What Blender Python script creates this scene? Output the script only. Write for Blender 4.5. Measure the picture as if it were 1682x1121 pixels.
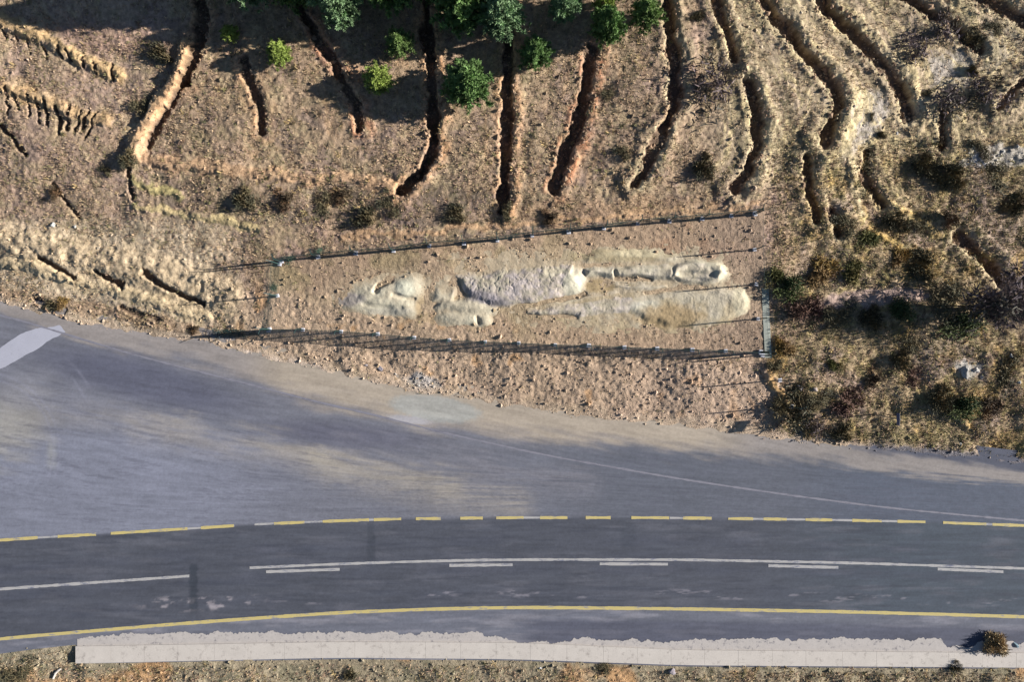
import bpy, math, random
import numpy as np
# ------------------------------------------------------------------ clear
for o in list(bpy.data.objects): bpy.data.objects.remove(o)
S = bpy.context.scene
C = S.collection
rng = np.random.default_rng(7); random.seed(7)
R = math.radians
# ------------------------------------------------------------------ camera, sky, sun, exposure
H = 60.0                       # drone height above the road (m);   20 photo pixels = 1 m on the road
cam = bpy.data.cameras.new('camera'); co = bpy.data.objects.new('camera', cam); C.objects.link(co)
co.location = (0, 0, H); co.rotation_euler = (0, 0, 0)
cam.sensor_width = 36; cam.lens = 36*H/84.1; cam.clip_start = 1; cam.clip_end = 2000
S.camera = co
SUN_EL, SUN_AZ = 20.5, 5.5     # degrees above horizon, degrees north of east (+x)
W = bpy.data.worlds.new('World'); S.world = W; W.use_nodes = True
nt = W.node_tree; nt.nodes.clear()
sky = nt.nodes.new('ShaderNodeTexSky'); sky.sky_type = 'NISHITA'; sky.sun_disc = False; sky.air_density = .7; sky.dust_density = .2; sky.altitude = 1500
sky.sun_elevation = R(SUN_EL); sky.sun_rotation = R(90-SUN_AZ)
bg = nt.nodes.new('ShaderNodeBackground'); bg.inputs['Strength'].default_value = 0.05
wo = nt.nodes.new('ShaderNodeOutputWorld')
nt.links.new(sky.outputs[0], bg.inputs[0]); nt.links.new(bg.outputs[0], wo.inputs[0])
sl = bpy.data.lights.new('sun', 'SUN'); sl.energy = 5.0; sl.angle = R(0.5); sl.color = (1.0, 0.965, 0.925)
so = bpy.data.objects.new('sun', sl); C.objects.link(so)
so.rotation_euler = (R(90-SUN_EL), 0, R(90+SUN_AZ)); so.location = (50, 5, 40)
S.view_settings.view_transform = 'Standard'; S.view_settings.look = 'None'
S.view_settings.gamma = 1; S.view_settings.exposure = 1.1
KALB = 0.62                    # turns a sunlit picture colour into an albedo

# ------------------------------------------------------------------ helpers
def alb(r, g, b, k=None):
    k = KALB if k is None else k
    c = np.array([r, g, b], float)/255.0
    lin = np.where(c <= .04045, c/12.92, ((c+.055)/1.055)**2.4)
    return lin*k
_T = np.random.default_rng(11).random((8, 256, 256))
def vn(x, y, s=0):
    T = _T[s % 8]; x = x+37.7*s; y = y+91.3*s
    xi = np.floor(x).astype(int); yi = np.floor(y).astype(int)
    fx = x-xi; fy = y-yi; fx = fx*fx*(3-2*fx); fy = fy*fy*(3-2*fy)
    a = T[xi & 255, yi & 255]; b = T[(xi+1) & 255, yi & 255]; c = T[xi & 255, (yi+1) & 255]; d = T[(xi+1) & 255, (yi+1) & 255]
    return (a+(b-a)*fx)*(1-fy)+(c+(d-c)*fx)*fy
def fbm(x, y, scale, octv=4, s=0, gain=.5):
    """roughly -1..1, feature size = scale (same unit as x, y)"""
    x = np.asarray(x, float)/scale; y = np.asarray(y, float)/scale
    v = 0; a = 1; t = 0
    for i in range(octv):
        v = v+a*(vn(x, y, s+i)*2-1); t += a; a *= gain; x = x*2.03; y = y*2.03
    return v/t*1.5
def ss(a, b, x):
    t = np.clip((x-a)/(b-a), 0, 1); return t*t*(3-2*t)
def seg(px, py, pts, margin=60):
    """distance to polyline, signed so that + is the side towards the sun (east)"""
    px = np.asarray(px, float); py = np.asarray(py, float)
    D = np.full(px.shape, 1e6); SG = np.ones(px.shape)
    P = np.array(pts, float)
    m = (px > P[:, 0].min()-margin) & (px < P[:, 0].max()+margin) & (py > P[:, 1].min()-margin) & (py < P[:, 1].max()+margin)
    if not m.any(): return D, SG
    x = px[m]; y = py[m]; d = np.full(x.shape, 1e6); sg = np.ones(x.shape)
    for (x0, y0), (x1, y1) in zip(P[:-1], P[1:]):
        dx, dy = x1-x0, y1-y0; L = dx*dx+dy*dy+1e-9
        t = np.clip(((x-x0)*dx+(y-y0)*dy)/L, 0, 1)
        ex, ey = x-(x0+t*dx), y-(y0+t*dy); q = np.hypot(ex, ey)
        nx, ny = dy, -dx
        if nx < 0: nx, ny = -nx, -ny
        k = q < d; d = np.where(k, q, d); sg = np.where(k, np.sign(ex*nx+ey*ny), sg)
    D[m] = d; SG[m] = sg
    return D, SG
def inpoly(px, py, pts):
    P = np.array(pts, float); c = np.zeros(px.shape, bool)
    for (x0, y0), (x1, y1) in zip(P, np.roll(P, -1, 0)):
        if y0 == y1: continue
        k = ((y0 > py) != (y1 > py)) & (px < (x1-x0)*(py-y0)/(y1-y0)+x0); c ^= k
    return c
def polysd(px, py, pts):
    """signed distance, + inside"""
    px = np.asarray(px, float); py = np.asarray(py, float)
    d, _ = seg(px, py, list(pts)+[pts[0]], 90)
    return np.where(inpoly(px, py, pts), np.minimum(d, 90), -d)
def ell(px, py, cx, cy, rx, ry, rot=0):
    c, s = math.cos(R(rot)), math.sin(R(rot)); dx, dy = px-cx, py-cy
    return np.hypot((dx*c+dy*s)/rx, (-dx*s+dy*c)/ry)
# ------------------------------------------------------------------ the lie of the land (in plan pixels: 20 to the metre)
UX = [-3000, 0, 60, 130, 200, 270, 330, 420, 500, 560, 640, 700, 760, 830, 900, 1000, 1100, 1200, 1300, 1400, 1500, 1600, 1682, 4600]
UY = [-700, 500, 517, 533, 547, 556, 562, 588, 603, 618, 636, 650, 655, 668, 680, 692, 700, 712, 728, 738, 746, 756, 766, 960]
LX = [-3000, 0, 60, 125, 140, 560, 840, 1120, 1400, 1682, 4600]
LY = [1500, 1070, 1062, 1055, 1086, 1079, 1081, 1091, 1093, 1095, 1180]
def yU(px): return np.interp(px, UX, UY)
def yL(px): return np.interp(px, LX, LY)
def macro(px, py):
    d = (yU(px)-py)/20.0
    up = np.interp(d, [0, 1.0, 5.5, 13, 40, 200], [0, .08, 1.1, 2.0, 3.6, 12])
    up = up*np.interp(px, [-200, 300, 1250, 1500], [.8, 1, 1, .7])
    dn = np.interp((py-yL(px))/20.0, [0, .3, 3, 60], [0, .03, .5, 4])
    return np.where(d > 0, up, 0)-np.where(py > yL(px), dn, 0)
DITCH = [  # points, half width px, depth m, berm m, rim colour index
 ([(322,-40),(331,20),(328,60),(317,98),(305,132)],12,.75,.1,0),
 ([(305,132),(287,162),(268,192),(250,218),(240,242)],6,.4,.0,0),
 ([(400,98),(408,125),(414,140),(424,165),(429,190),(428,214)],9,.45,.1,0),
 ([(485,-20),(500,30),(520,60),(540,90),(558,122),(575,150),(586,185),(590,208)],11,.5,.18,2),
 ([(699,-40),(702,60),(708,110),(710,160),(713,200),(713,235),(708,260),(694,283),(675,300),(660,312)],12,.85,.28,0),
 ([(838,-40),(838,60),(836,100),(832,150),(832,200),(830,250),(827,300),(825,345)],11,.75,.28,0),
 ([(972,78),(968,110),(960,150),(953,190),(942,218),(928,250),(918,285),(911,312)],13,.65,.26,2),
 ([(1088,-40),(1098,40),(1106,90),(1110,140),(1105,180),(1092,208),(1078,240),(1066,268),(1045,300)],12,.6,.2,1),
 ([(1170,-40),(1180,10),(1190,45),(1208,95)],9,.5,.18,1),
 ([(1230,135),(1240,165),(1247,205),(1246,242),(1230,278),(1208,312)],11,.55,.22,1),
 ([(1243,-40),(1262,8),(1283,38),(1308,70),(1335,100),(1358,125),(1374,150),(1378,175),(1366,203),(1354,235)],13,.6,.2,1),
 ([(1338,-30),(1358,8),(1388,38),(1420,70),(1452,105),(1474,132),(1487,160),(1490,193)],14,.6,.2,1),
 ([(1470,-20),(1512,10),(1545,30),(1580,55),(1610,82)],11,.45,.15,1),
 ([(1590,-16),(1640,8),(1680,34),(1720,70)],13,.5,.1,1),
 ([(1720,100),(1682,135),(1660,152),(1640,175)],9,.4,.1,1),
 ([(1323,258),(1327,300),(1335,335),(1342,362)],9,.55,.2,1),
 ([(1366,345),(1378,385)],12,.5,.15,1),
 ([(1424,250),(1418,280),(1430,308),(1450,335)],10,.4,.12,1),
 ([(1575,385),(1598,408),(1622,432),(1648,465)],12,.5,.15,1),
 ([(1548,185),(1550,215),(1545,240)],8,.35,.1,1),
 ([(0,203),(20,222),(40,256)],6,.4,.0,3),
 ([(68,425),(85,434),(105,447),(122,458)],5,.45,.0,3),
 ([(155,443),(172,455),(200,470)],6,.5,.0,3),
 ([(240,447),(255,462),(280,478),(305,489),(332,496)],6,.5,.0,3),
 ([(85,300),(105,330),(128,352)],5,.3,.0,3),
 ([(205,270),(212,300),(220,325)],6,.35,.0,3),
 ([(60,495),(85,503),(105,512)],8,.3,.0,3),
 ([(200,505),(235,518),(262,527)],6,.25,.0,3),
]
for i in range(9):     # erosion gullies, upper scarp
    x = 4+i*22+random.uniform(-4, 4); y = 48+.33*x+random.uniform(-4, 4)
    DITCH.append(([(x, y), (x+random.uniform(2, 8), y+random.uniform(14, 30))], random.uniform(2.5, 4), .3, .0, 3))
for i in range(10):    # erosion gullies, lower scarp
    x = 10+i*17+random.uniform(-4, 4); y = 142+.30*x+random.uniform(-4, 4)
    sx = np.interp(i, [0, 5, 9], [3, 4, -26])
    DITCH.append(([(x, y), (x+sx, y+random.uniform(26, 46))], random.uniform(2.5, 4), .38, .0, 3))
RIDGE = [  # points
 ([(-80,392),(0,398),(70,408),(150,424),(230,440),(300,462),(370,486)],36,.42,(200,178,146)),
 ([(-80,425),(40,436),(110,458),(200,480),(280,505),(340,520)],11,.22,(208,186,150)),
 ([(306,78),(300,100),(297,122),(283,146),(262,172),(240,203),(224,235),(216,264)],14,.62,(205,170,130)),
 ([(232,262),(290,270),(350,276),(420,282),(480,290),(560,292),(640,305)],13,.28,(196,160,125)),
 ([(225,340),(290,350),(360,360),(430,378)],7,.12,(196,176,130)),
 ([(0,35),(60,55),(130,95),(195,122)],13,.35,(190,160,115)),
 ([(0,140),(60,160),(120,185),(175,200)],12,.30,(190,158,118)),
 ([(215,295),(260,312),(300,322)],9,.15,(190,175,120)),
 ([(1395,205),(1392,260),(1400,310),(1415,350)],9,.12,(205,186,148)),
 ([(1455,330),(1490,352),(1520,372),(1545,385)],7,.15,(200,170,115)),
 ([(1425,375),(1465,398),(1480,404)],6,.15,(200,168,105)),
 ([(560,388),(700,382),(850,368),(1000,355),(1150,343),(1240,338)],7,.10,(190,155,120)),
 ([(1262,612),(1272,632),(1284,652),(1296,668)],9,.30,(205,165,110)),
 ([(1520,640),(1560,665),(1590,700)],6,.2,(190,160,110)),
]
ENC = [(445, 436), (1250, 350), (1256, 582), (437, 545)]
def terrain(px, py, full=False):
    px = np.asarray(px, float); py = np.asarray(py, float)
    X = px/20; Y = py/20
    d = yU(px)-py; dl = py-yL(px)
    off = np.maximum(d, dl)                       # >0 off the road
    rough = ss(0, 25, off)
    enc = ss(-12, 8, polysd(px, py, ENC))
    wx = px+fbm(px, py, 22, 3, 1)*3.4+fbm(px, py, 6, 3, 6)*2.6; wy = py+fbm(px, py, 22, 3, 4)*3.4+fbm(px, py, 6, 3, 2)*2.6
    z = macro(px, py)
    flat = 1-.75*enc
    z = z+fbm(X, Y, 5, 3, 2)*.22*rough*flat+fbm(X, Y, 1.1, 4, 3, .6)*.06*rough*(1-.5*enc)+fbm(X, Y, .28, 2, 5)*.036*rough*(1-.4*enc)
    # scrubby ground to the east is hummocky
    east = ss(1270, 1340, px)*ss(160, 300, py)*rough
    z = z+east*(fbm(X, Y, 1.6, 3, 6)*.16)
    # cloddy road bank
    bank = ss(6, 30, off)*ss(150, 90, d)*(d > 0)*ss(330, 430, px)*ss(1320, 1240, px)
    z = z+bank*np.abs(fbm(X, Y, .36, 3, 1))*(.022+.05*ss(70, 95, d))
    near = np.full(px.shape, 62.0); rim = np.zeros(px.shape); rimc = np.zeros(px.shape, int); cut = np.zeros(px.shape)
    for pts, w, dep, berm, ci in DITCH:
        w = w*.88; D, sg = seg(wx, wy, pts, 62)
        kk = D < np.abs(near); near = np.where(kk, D*sg, near)
        m = D < 45
        if not m.any(): continue
        wm = .90+.28*fbm(px[m], py[m], 34, 2, 5)+.10*fbm(px[m], py[m], 11, 2, 3); s = (D*sg)[m]/np.clip(wm, .55, 1.25)
        var = .78+.55*fbm(px[m], py[m], 34, 3, 6)*(w > 8)
        tr = 1-ss(w*.72, w*1.12, np.abs(s))
        z[m] -= dep*tr*var
        endf = 1.0
        bm = np.exp(-((s-w-9)/9.0)**2)
        z[m] += .8*berm*bm*var*(D[m] < w+26)
        if ci == 1: z[m] += .16*np.exp(-((s-w-18)/11.0)**2)+.12*np.exp(-((s+w+12)/8.0)**2)
        z[m] += .05*np.exp(-((s+w+4)/4.0)**2)*(berm > 0)
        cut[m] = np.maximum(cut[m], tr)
        rr = np.maximum(bm*(berm > 0)*np.clip(berm*4, 0, 1), np.exp(-((s+w+4)/5.5)**2)*.9)*(1-tr)
        if ci == 3: rr = rr*.5
        k = rr > rim[m]; t1 = rim[m]; t1[k] = rr[k]; rim[m] = t1; t2 = rimc[m]; t2[k] = ci; rimc[m] = t2
    for pts, w, h, col in RIDGE:
        D, sg = seg(wx, wy, pts, 40); m = D < 40
        if m.any(): z[m] += h*(1-ss(w*.25, w*1.15, D[m]))*(.85+.3*fbm(px[m], py[m], 15, 2, 2))
    # road cut: ground lies under the road sheet
    e = off+fbm(px, py, 16, 4, 3)*6
    z = np.where(off > 60, z, np.maximum(z, 0.0)*ss(-2, 14, e)+np.minimum(z, 0)+(-.07+.085*ss(-6, 8, e)))
    terrain.near = near
    if full: return z, rim, rimc, cut, enc, bank, east, off
    return z
def tw(px, py, z=None):
    """plan pixel -> world x, y, z on the ground"""
    px = np.atleast_1d(np.asarray(px, float)); py = np.atleast_1d(np.asarray(py, float))
    E = macro(px, py); k = (H-E)/H
    return (px-841)/20*k, (560.5-py)/20*k, terrain(px, py)
def at(px, py, dz=0.0):
    """world point on the ground under something whose point dz above ground is seen at (px, py)"""
    f = (H-macro(np.array([px]), np.array([py]))[0]-dz)/(H-macro(np.array([px]), np.array([py]))[0])
    qx = 841+(px-841)*f; qy = 560.5+(py-560.5)*f
    x, y, z = tw(qx, qy); return float(x[0]), float(y[0]), float(z[0])
def inv(x, y):
    px = 841+20*x; py = 560.5-20*y
    for _ in range(5):
        k = H/(H-macro(px, py)); px = 841+20*x*k; py = 560.5-20*y*k
    return px, py
# ------------------------------------------------------------------ materials
def mat(name, col=(1, 1, 1), rough=.9, attr=None, nscale=3.0, namp=.25, n2=25.0, bump=.3, bdist=.03, metal=0.0, streak=None, spec=.3, wear=None, wearcol=None):
    m = bpy.data.materials.new(name); m.use_nodes = True; t = m.node_tree; N = t.nodes; L = t.links
    b = N['Principled BSDF']; b.inputs['Roughness'].default_value = rough; b.inputs['Metallic'].default_value = metal
    b.inputs['Specular IOR Level'].default_value = spec
    tc = N.new('ShaderNodeTexCoord'); mp = N.new('ShaderNodeMapping'); L.new(tc.outputs['Object'], mp.inputs[0])
    if streak: mp.inputs['Scale'].default_value = streak
    n1 = N.new('ShaderNodeTexNoise'); n1.inputs['Scale'].default_value = nscale; n1.inputs['Detail'].default_value = 6; L.new(mp.outputs[0], n1.inputs[0])
    nn = N.new('ShaderNodeTexNoise'); nn.inputs['Scale'].default_value = n2; nn.inputs['Detail'].default_value = 3; L.new(tc.outputs['Object'], nn.inputs[0])
    ad = N.new('ShaderNodeMath'); ad.operation = 'ADD'; L.new(n1.outputs[0], ad.inputs[0]); L.new(nn.outputs[0], ad.inputs[1])
    mr = N.new('ShaderNodeMapRange'); mr.inputs[1].default_value = .6; mr.inputs[2].default_value = 1.4
    mr.inputs[3].default_value = 1-namp; mr.inputs[4].default_value = 1+namp; L.new(ad.outputs[0], mr.inputs[0])
    vm = N.new('ShaderNodeVectorMath'); vm.operation = 'SCALE'; L.new(mr.outputs[0], vm.inputs['Scale'])
    if attr:
        a = N.new('ShaderNodeAttribute'); a.attribute_name = attr; L.new(a.outputs['Color'], vm.inputs[0])
    else: vm.inputs[0].default_value = tuple(col)
    last = vm.outputs[0]
    if wear is not None:
        nw = N.new('ShaderNodeTexNoise'); nw.inputs['Scale'].default_value = 2.2; nw.inputs['Detail'].default_value = 8; nw.inputs['Roughness'].default_value = .75
        L.new(mp.outputs[0], nw.inputs[0])
        cr = N.new('ShaderNodeMapRange'); cr.inputs[1].default_value = wear; cr.inputs[2].default_value = wear+.12; L.new(nw.outputs[0], cr.inputs[0])
        mx = N.new('ShaderNodeMix'); mx.data_type = 'RGBA'; L.new(cr.outputs[0], mx.inputs[0]); L.new(last, mx.inputs[6])
        mx.inputs[7].default_value = (*wearcol, 1); last = mx.outputs[2]
    L.new(last, b.inputs['Base Color'])
    if bump:
        bp = N.new('ShaderNodeBump'); bp.inputs['Strength'].default_value = bump; bp.inputs['Distance'].default_value = bdist
        L.new(ad.outputs[0], bp.inputs['Height']); L.new(bp.outputs[0], b.inputs['Normal'])
    return m
ASPH = alb(98, 100, 114)
M = dict(
 ground=mat('soil', attr='tint', nscale=4, n2=13, namp=.34, bump=.8, bdist=.06, rough=.97, spec=.1),
 relief=mat('carved_clay', attr='tint', nscale=1.2, n2=9, namp=.12, bump=.5, bdist=.05, rough=.95, spec=.1),
 road=mat('asphalt', attr='tint', nscale=.55, n2=6, namp=.13, bump=.2, bdist=.01, rough=.85, streak=(.35, 2.5, 1), spec=.25),
 leaf=mat('foliage', attr='tint', namp=.12, bump=0, rough=.75, spec=.25),
 grass=mat('dry_blades', attr='tint', namp=.1, bump=0, rough=.9, spec=.15),
 stone=mat('stone', attr='tint', namp=.15, nscale=5, bump=.4, rough=.9, spec=.2),
 bark=mat('bark', alb(105, 88, 78), namp=.3, nscale=8, bump=.3, rough=.95),
 twig=mat('twigs', alb(132, 116, 116), namp=.25, nscale=4, bump=0, rough=.9),
 conc=mat('concrete', alb(230, 220, 208), namp=.10, nscale=.8, n2=9, bump=.2, bdist=.01, rough=.9, wear=.54, wearcol=alb(192, 182, 172)),
 conc2=mat('pale_concrete', alb(200, 200, 212), namp=.08, nscale=1.0, n2=9, bump=.1, bdist=.01, rough=.9, wear=.60, wearcol=alb(165, 165, 178)),
 apron=mat('ragged_concrete', alb(214, 205, 197), namp=.1, nscale=2, n2=10, bump=.2, rough=.92, wear=.54, wearcol=alb(140, 136, 140)),
 foot=mat('footing_concrete', alb(225, 225, 232), namp=.08, nscale=6, bump=.2, rough=.9),
 steel=mat('green_painted_steel', alb(52, 82, 78), namp=.1, nscale=20, bump=0, rough=.5, spec=.5),
 netting=mat('pale_plinth_concrete', alb(196, 200, 186), namp=.1, nscale=10, bump=0, rough=.8),
 galv=mat('galvanised_steel', alb(150, 152, 155), namp=.1, nscale=20, bump=0, rough=.45, metal=.6, spec=.5),
 plate=mat('blue_sign_plate', alb(40, 80, 130), namp=.05, nscale=10, bump=0, rough=.4, spec=.5),
 white=mat('white_paint', alb(200, 196, 192), namp=.06, nscale=3, n2=12, bump=0, rough=.8, wear=.51, wearcol=ASPH*1.9, streak=(.5, 2, 1)),
 yellow=mat('yellow_paint', alb(226, 206, 136), namp=.07, nscale=3, n2=12, bump=0, rough=.8, wear=.53, wearcol=ASPH*2.4, streak=(.5, 2, 1)),
 faint=mat('faded_line', alb(152, 150, 160), namp=.1, nscale=3, n2=12, bump=0, rough=.85, wear=.52, wearcol=alb(125, 124, 136), streak=(.5, 2, 1)),
)
# ------------------------------------------------------------------ object helpers
def mesh_np(name, V, F, m, tint=None, parent=None, smooth=False):
    """V (n,3); F (k,3) or (k,4) int array; tint (n,3)"""
    V = np.asarray(V, np.float32); F = np.asarray(F, np.int32); k, q = F.shape
    me = bpy.data.meshes.new(name); me.vertices.add(len(V)); me.vertices.foreach_set('co', V.ravel())
    me.loops.add(k*q); me.loops.foreach_set('vertex_index', F.ravel())
    me.polygons.add(k); me.polygons.foreach_set('loop_start', np.arange(0, k*q, q, dtype=np.int32))
    me.polygons.foreach_set('use_smooth', np.full(k, smooth, bool))
    me.update(calc_edges=True)
    if tint is not None:
        a = me.color_attributes.new('tint', 'FLOAT_COLOR', 'POINT')
        c = np.ones((len(V), 4), np.float32); c[:, :3] = tint; a.data.foreach_set('color', c.ravel())
    me.materials.append(m)
    o = bpy.data.objects.new(name, me); C.objects.link(o)
    if parent: o.parent = parent
    return o
def tag(o, label=None, cat=None, group=None, kind=None):
    if label: o['label'] = label
    if cat: o['category'] = cat
    if group: o['group'] = group
    if kind: o['kind'] = kind
    return o
def empty(name, loc, label, cat, group=None, rz=0):
    o = bpy.data.objects.new(name, None); C.objects.link(o); o.location = loc; o.rotation_euler = (0, 0, rz)
    o.empty_display_size = .3
    return tag(o, label, cat, group)
def dup(root, loc, rz, sc, label, group=None):
    r = root.copy(); C.objects.link(r); r.location = loc; r.rotation_euler = (0, 0, rz); r.scale = sc; r['label'] = label
    if group: r['group'] = group
    for ch in list(root.children):
        c = ch.copy(); C.objects.link(c); c.parent = r
    return r
class MB:
    def __init__(s): s.v = []; s.f = []; s.n = 0
    def add(s, V, F):
        s.v.append(np.asarray(V, float)); s.f += [tuple(i+s.n for i in f) for f in F]; s.n += len(V)
    def box(s, x0, x1, y0, y1, z0, z1):
        s.add([(x0,y0,z0),(x1,y0,z0),(x1,y1,z0),(x0,y1,z0),(x0,y0,z1),(x1,y0,z1),(x1,y1,z1),(x0,y1,z1)],
              [(0,3,2,1),(4,5,6,7),(0,1,5,4),(1,2,6,5),(2,3,7,6),(3,0,4,7)])
    def bar(s, a, b, r0, r1=None, n=6):
        a = np.array(a, float); b = np.array(b, float); r1 = r0 if r1 is None else r1
        d = b-a; L = np.linalg.norm(d)
        if L < 1e-6: return
        d /= L; u = np.cross(d, (0, 0, 1) if abs(d[2]) < .9 else (1, 0, 0)); u /= np.linalg.norm(u); w = np.cross(d, u)
        an = np.arange(n)*2*math.pi/n; ring = np.outer(np.cos(an), u)+np.outer(np.sin(an), w)
        s.add(np.vstack([a+ring*r0, b+ring*r1]), [(i, (i+1) % n, n+(i+1) % n, n+i) for i in range(n)]+[tuple(range(n))[::-1], tuple(range(n, 2*n))])
    def build(s, name, m, parent=None, bevel=0):
        me = bpy.data.meshes.new(name); me.from_pydata(np.vstack(s.v).tolist(), [], s.f); me.update()
        me.materials.append(m); o = bpy.data.objects.new(name, me); C.objects.link(o)
        if parent: o.parent = parent
        if bevel:
            b = o.modifiers.new('bevel', 'BEVEL'); b.width = bevel; b.segments = 2
        return o
def mixc(c, col, w):
    w = np.clip(w, 0, 1)[:, None] if np.ndim(w) else w
    return c*(1-w)+np.asarray(col)*w
# ------------------------------------------------------------------ ground colour (soil / litter colours, plus painted shade in the trenches)
RIMC = [alb(208, 164, 124), alb(208, 190, 152), alb(192, 138, 104), alb(190, 165, 125)]
def ground_tint(px, py, rim, rimc, cut, enc, bank, east, off):
    n1 = fbm(px, py, 60, 4, 1); n2 = fbm(px, py, 18, 4, 3); n3 = fbm(px, py, 7, 3, 5); n4 = fbm(px, py, 130, 3, 6)
    wx = px+n2*9; wy = py+fbm(px, py, 18, 3, 7)*9
    c = np.tile(alb(176, 150, 126), (len(px), 1))
    c = mixc(c, alb(152, 138, 108), ss(-.2, .6, n1)*.5)                    # olive litter
    c = mixc(c, alb(178, 150, 136), ss(0, .8, fbm(px, py, 45, 3, 2))*.7)  # mauve-brown litter
    orch = ss(230, 330, px)*ss(1180, 1080, px)*ss(360, 330, py)
    c = mixc(c, alb(160, 140, 114), orch*.5)
    left = ss(330, 200, px)*ss(420, 330, py); c = mixc(c, alb(176, 152, 132), left*.5)
    terr = ss(1130, 1200, px)*ss(340, 260, py); c = mixc(c, alb(184, 166, 140), terr*.75)
    c = mixc(c, alb(158, 146, 112), terr*ss(.2, .7, n1)*.5)
    litter = ss(210, 260, px)*ss(1050, 950, px)*ss(285, 310, py)*ss(385, 365, py)*(1-enc)
    c = mixc(c, alb(104, 94, 84), litter*ss(-.35, .35, fbm(px, py, 24, 4, 5))*.75)
    c = mixc(c, alb(132, 114, 108), (1-terr)*ss(.25, .65, fbm(px, py, 28, 4, 0))*.5)
    c = mixc(c, alb(200, 180, 140), ss(.3, .7, fbm(px, py, 20, 4, 7))*.4)
    c = mixc(c, alb(124, 120, 86), ss(.3, .7, fbm(px, py, 16, 4, 6))*.3)
    # eastern scrubland
    c = mixc(c, alb(182, 160, 126), east*.8)
    c = mixc(c, alb(92, 88, 60), east*ss(.0, .6, n2)*.5); c = mixc(c, alb(178, 160, 104), east*ss(.2, .6, fbm(px, py, 14, 3, 3))*.6)
    c = mixc(c, alb(172, 140, 84), east*ss(.15, .6, fbm(px, py, 38, 3, 0))*.6)
    c = mixc(c, alb(158, 138, 128), east*ss(.3, .7, fbm(px, py, 50, 3, 4))*.7)
    # bank left of the plot: pale straw
    lb = ss(420, 330, px+n2*20)*ss(345, 385, py)*ss(0, 10, off); c = mixc(c, alb(204, 184, 156), lb*.92); c = mixc(c, alb(176, 158, 128), lb*ss(.1, .6, n2)*.5)
    D, _ = seg(wx, wy, [(-60,425),(40,440),(110,462),(190,478),(260,495),(330,515),(430,535)], 60)
    c = mixc(c, alb(206, 184, 146), ss(20, 2, D+n2*8)*.6)
    D, _ = seg(wx, wy, [(-60,470),(60,497),(150,508),(250,530),(330,545)], 60)
    c = mixc(c, alb(150, 120, 95), ss(18, 4, D)*.6)
    # bare soil plot
    c = mixc(c, alb(184, 158, 132), enc*.95)
    c = mixc(c, alb(186, 148, 118), enc*ss(.0, .6, fbm(px, py, 50, 3, 2))*ss(430, 380, py)*.9)
    c = mixc(c, alb(166, 150, 112), enc*ss(-.1, .5, fbm(px, py, 40, 3, 5))*ss(1000, 850, px)*.6)
    c = mixc(c, alb(168, 146, 128), enc*ss(1120, 1200, px)*.6)
    c = mixc(c, alb(200, 172, 118), enc*ss(40, 20, np.abs(py-535))*ss(760, 700, px)*ss(0, .5, n2+.2)*.6)
    pale = ss(1.25, .55, ell(wx, wy, 640, 490, 110, 52, -3)); pale = np.maximum(pale, ss(1.2, .6, ell(wx, wy, 975, 475, 290, 76, 3)))
    c = mixc(c, alb(196, 174, 144), enc*pale*.7)
    # road bank
    c = mixc(c, alb(196, 170, 144), bank*.95)
    c = mixc(c, alb(204, 160, 114), bank*ss(.35, .75, fbm(px, py, 30, 3, 4))*.7)
    c = mixc(c, alb(180, 156, 138), bank*ss(900, 1150, px)*.5)
    c = mixc(c, alb(180, 176, 172), ss(1.0, .5, ell(wx, wy, 693, 628, 46, 18, 8))*.85)
    D, _ = seg(wx, wy, [(400,585),(440,594),(500,606),(570,622),(640,640),(720,652),(800,664)], 60); c = mixc(c, alb(232, 220, 214), ss(12, 3, D)*ss(760, 640, px)*.9)
    # mud flats and rubble
    for cx, cy, rx, ry, ro, col, w in [(1425,190,34,46,10,(182,172,160),.9),(1398,235,20,42,20,(178,166,152),.8),(1560,112,42,36,30,(182,172,160),.85),
            (1645,70,30,50,30,(180,168,145),.6),(1650,255,62,20,4,(204,196,184),.8),(1598,270,30,12,0,(200,200,205),.7),(1430,490,110,17,-4,(176,152,142),.85),
            (1590,607,24,18,20,(200,195,185),.8),(1590,350,60,18,20,(150,128,112),.5),(1570,570,70,14,0,(150,138,120),.4),(1385,628,60,14,15,(176,150,135),.6),
            (175,60,90,30,10,(165,135,120),.5),(1120,135,40,30,0,(150,120,112),.5),(1330,520,34,22,0,(120,92,88),.4),(980,340,200,14,-4,(176,146,118),.6),
            (40,150,60,20,10,(188,160,124),.6),(1280,590,22,24,0,(188,156,98),.75),(1480,720,120,14,3,(132,122,92),.6),(1180,250,70,70,0,(160,140,118),.4)]:
        c = mixc(c, alb(*col), ss(1.12, .75, ell(wx, wy, cx, cy, rx, ry, ro))*w)
    for pts, w, h, col in RIDGE:
        D, _ = seg(wx, wy, pts, 40); c = mixc(c, alb(*col), ss(w*1.2, w*.5, D)*.8)
    rc = np.array(RIMC)[rimc]; w = (np.clip(rim, 0, 1)*np.clip(.62+.6*fbm(px, py, 15, 3, 4), .1, 1))[:, None]; c = c*(1-w)+rc*w
    c = mixc(c, alb(96, 78, 66), cut*.8)  # dark dug soil, deepened further to paint shade on trench floors
    # dusty verge by the road, stony verge to the south
    dust = ss(26, 6, off+n2*8)*(py < 900); c = mixc(c, alb(196, 174, 150), dust*.8)
    c = mixc(c, alb(108, 108, 116), ss(16, 6, off+n2*8)*ss(1380, 1440, px)*(py < 900)*.9)
    so_ = (py > 900)*1.0; c = mixc(c, alb(158, 146, 122), so_*.9)
    c = mixc(c, alb(122, 118, 96), so_*ss(0, .6, n2)*.6); c = mixc(c, alb(200, 150, 100), so_*ss(.3, .7, n1)*.6)
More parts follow.
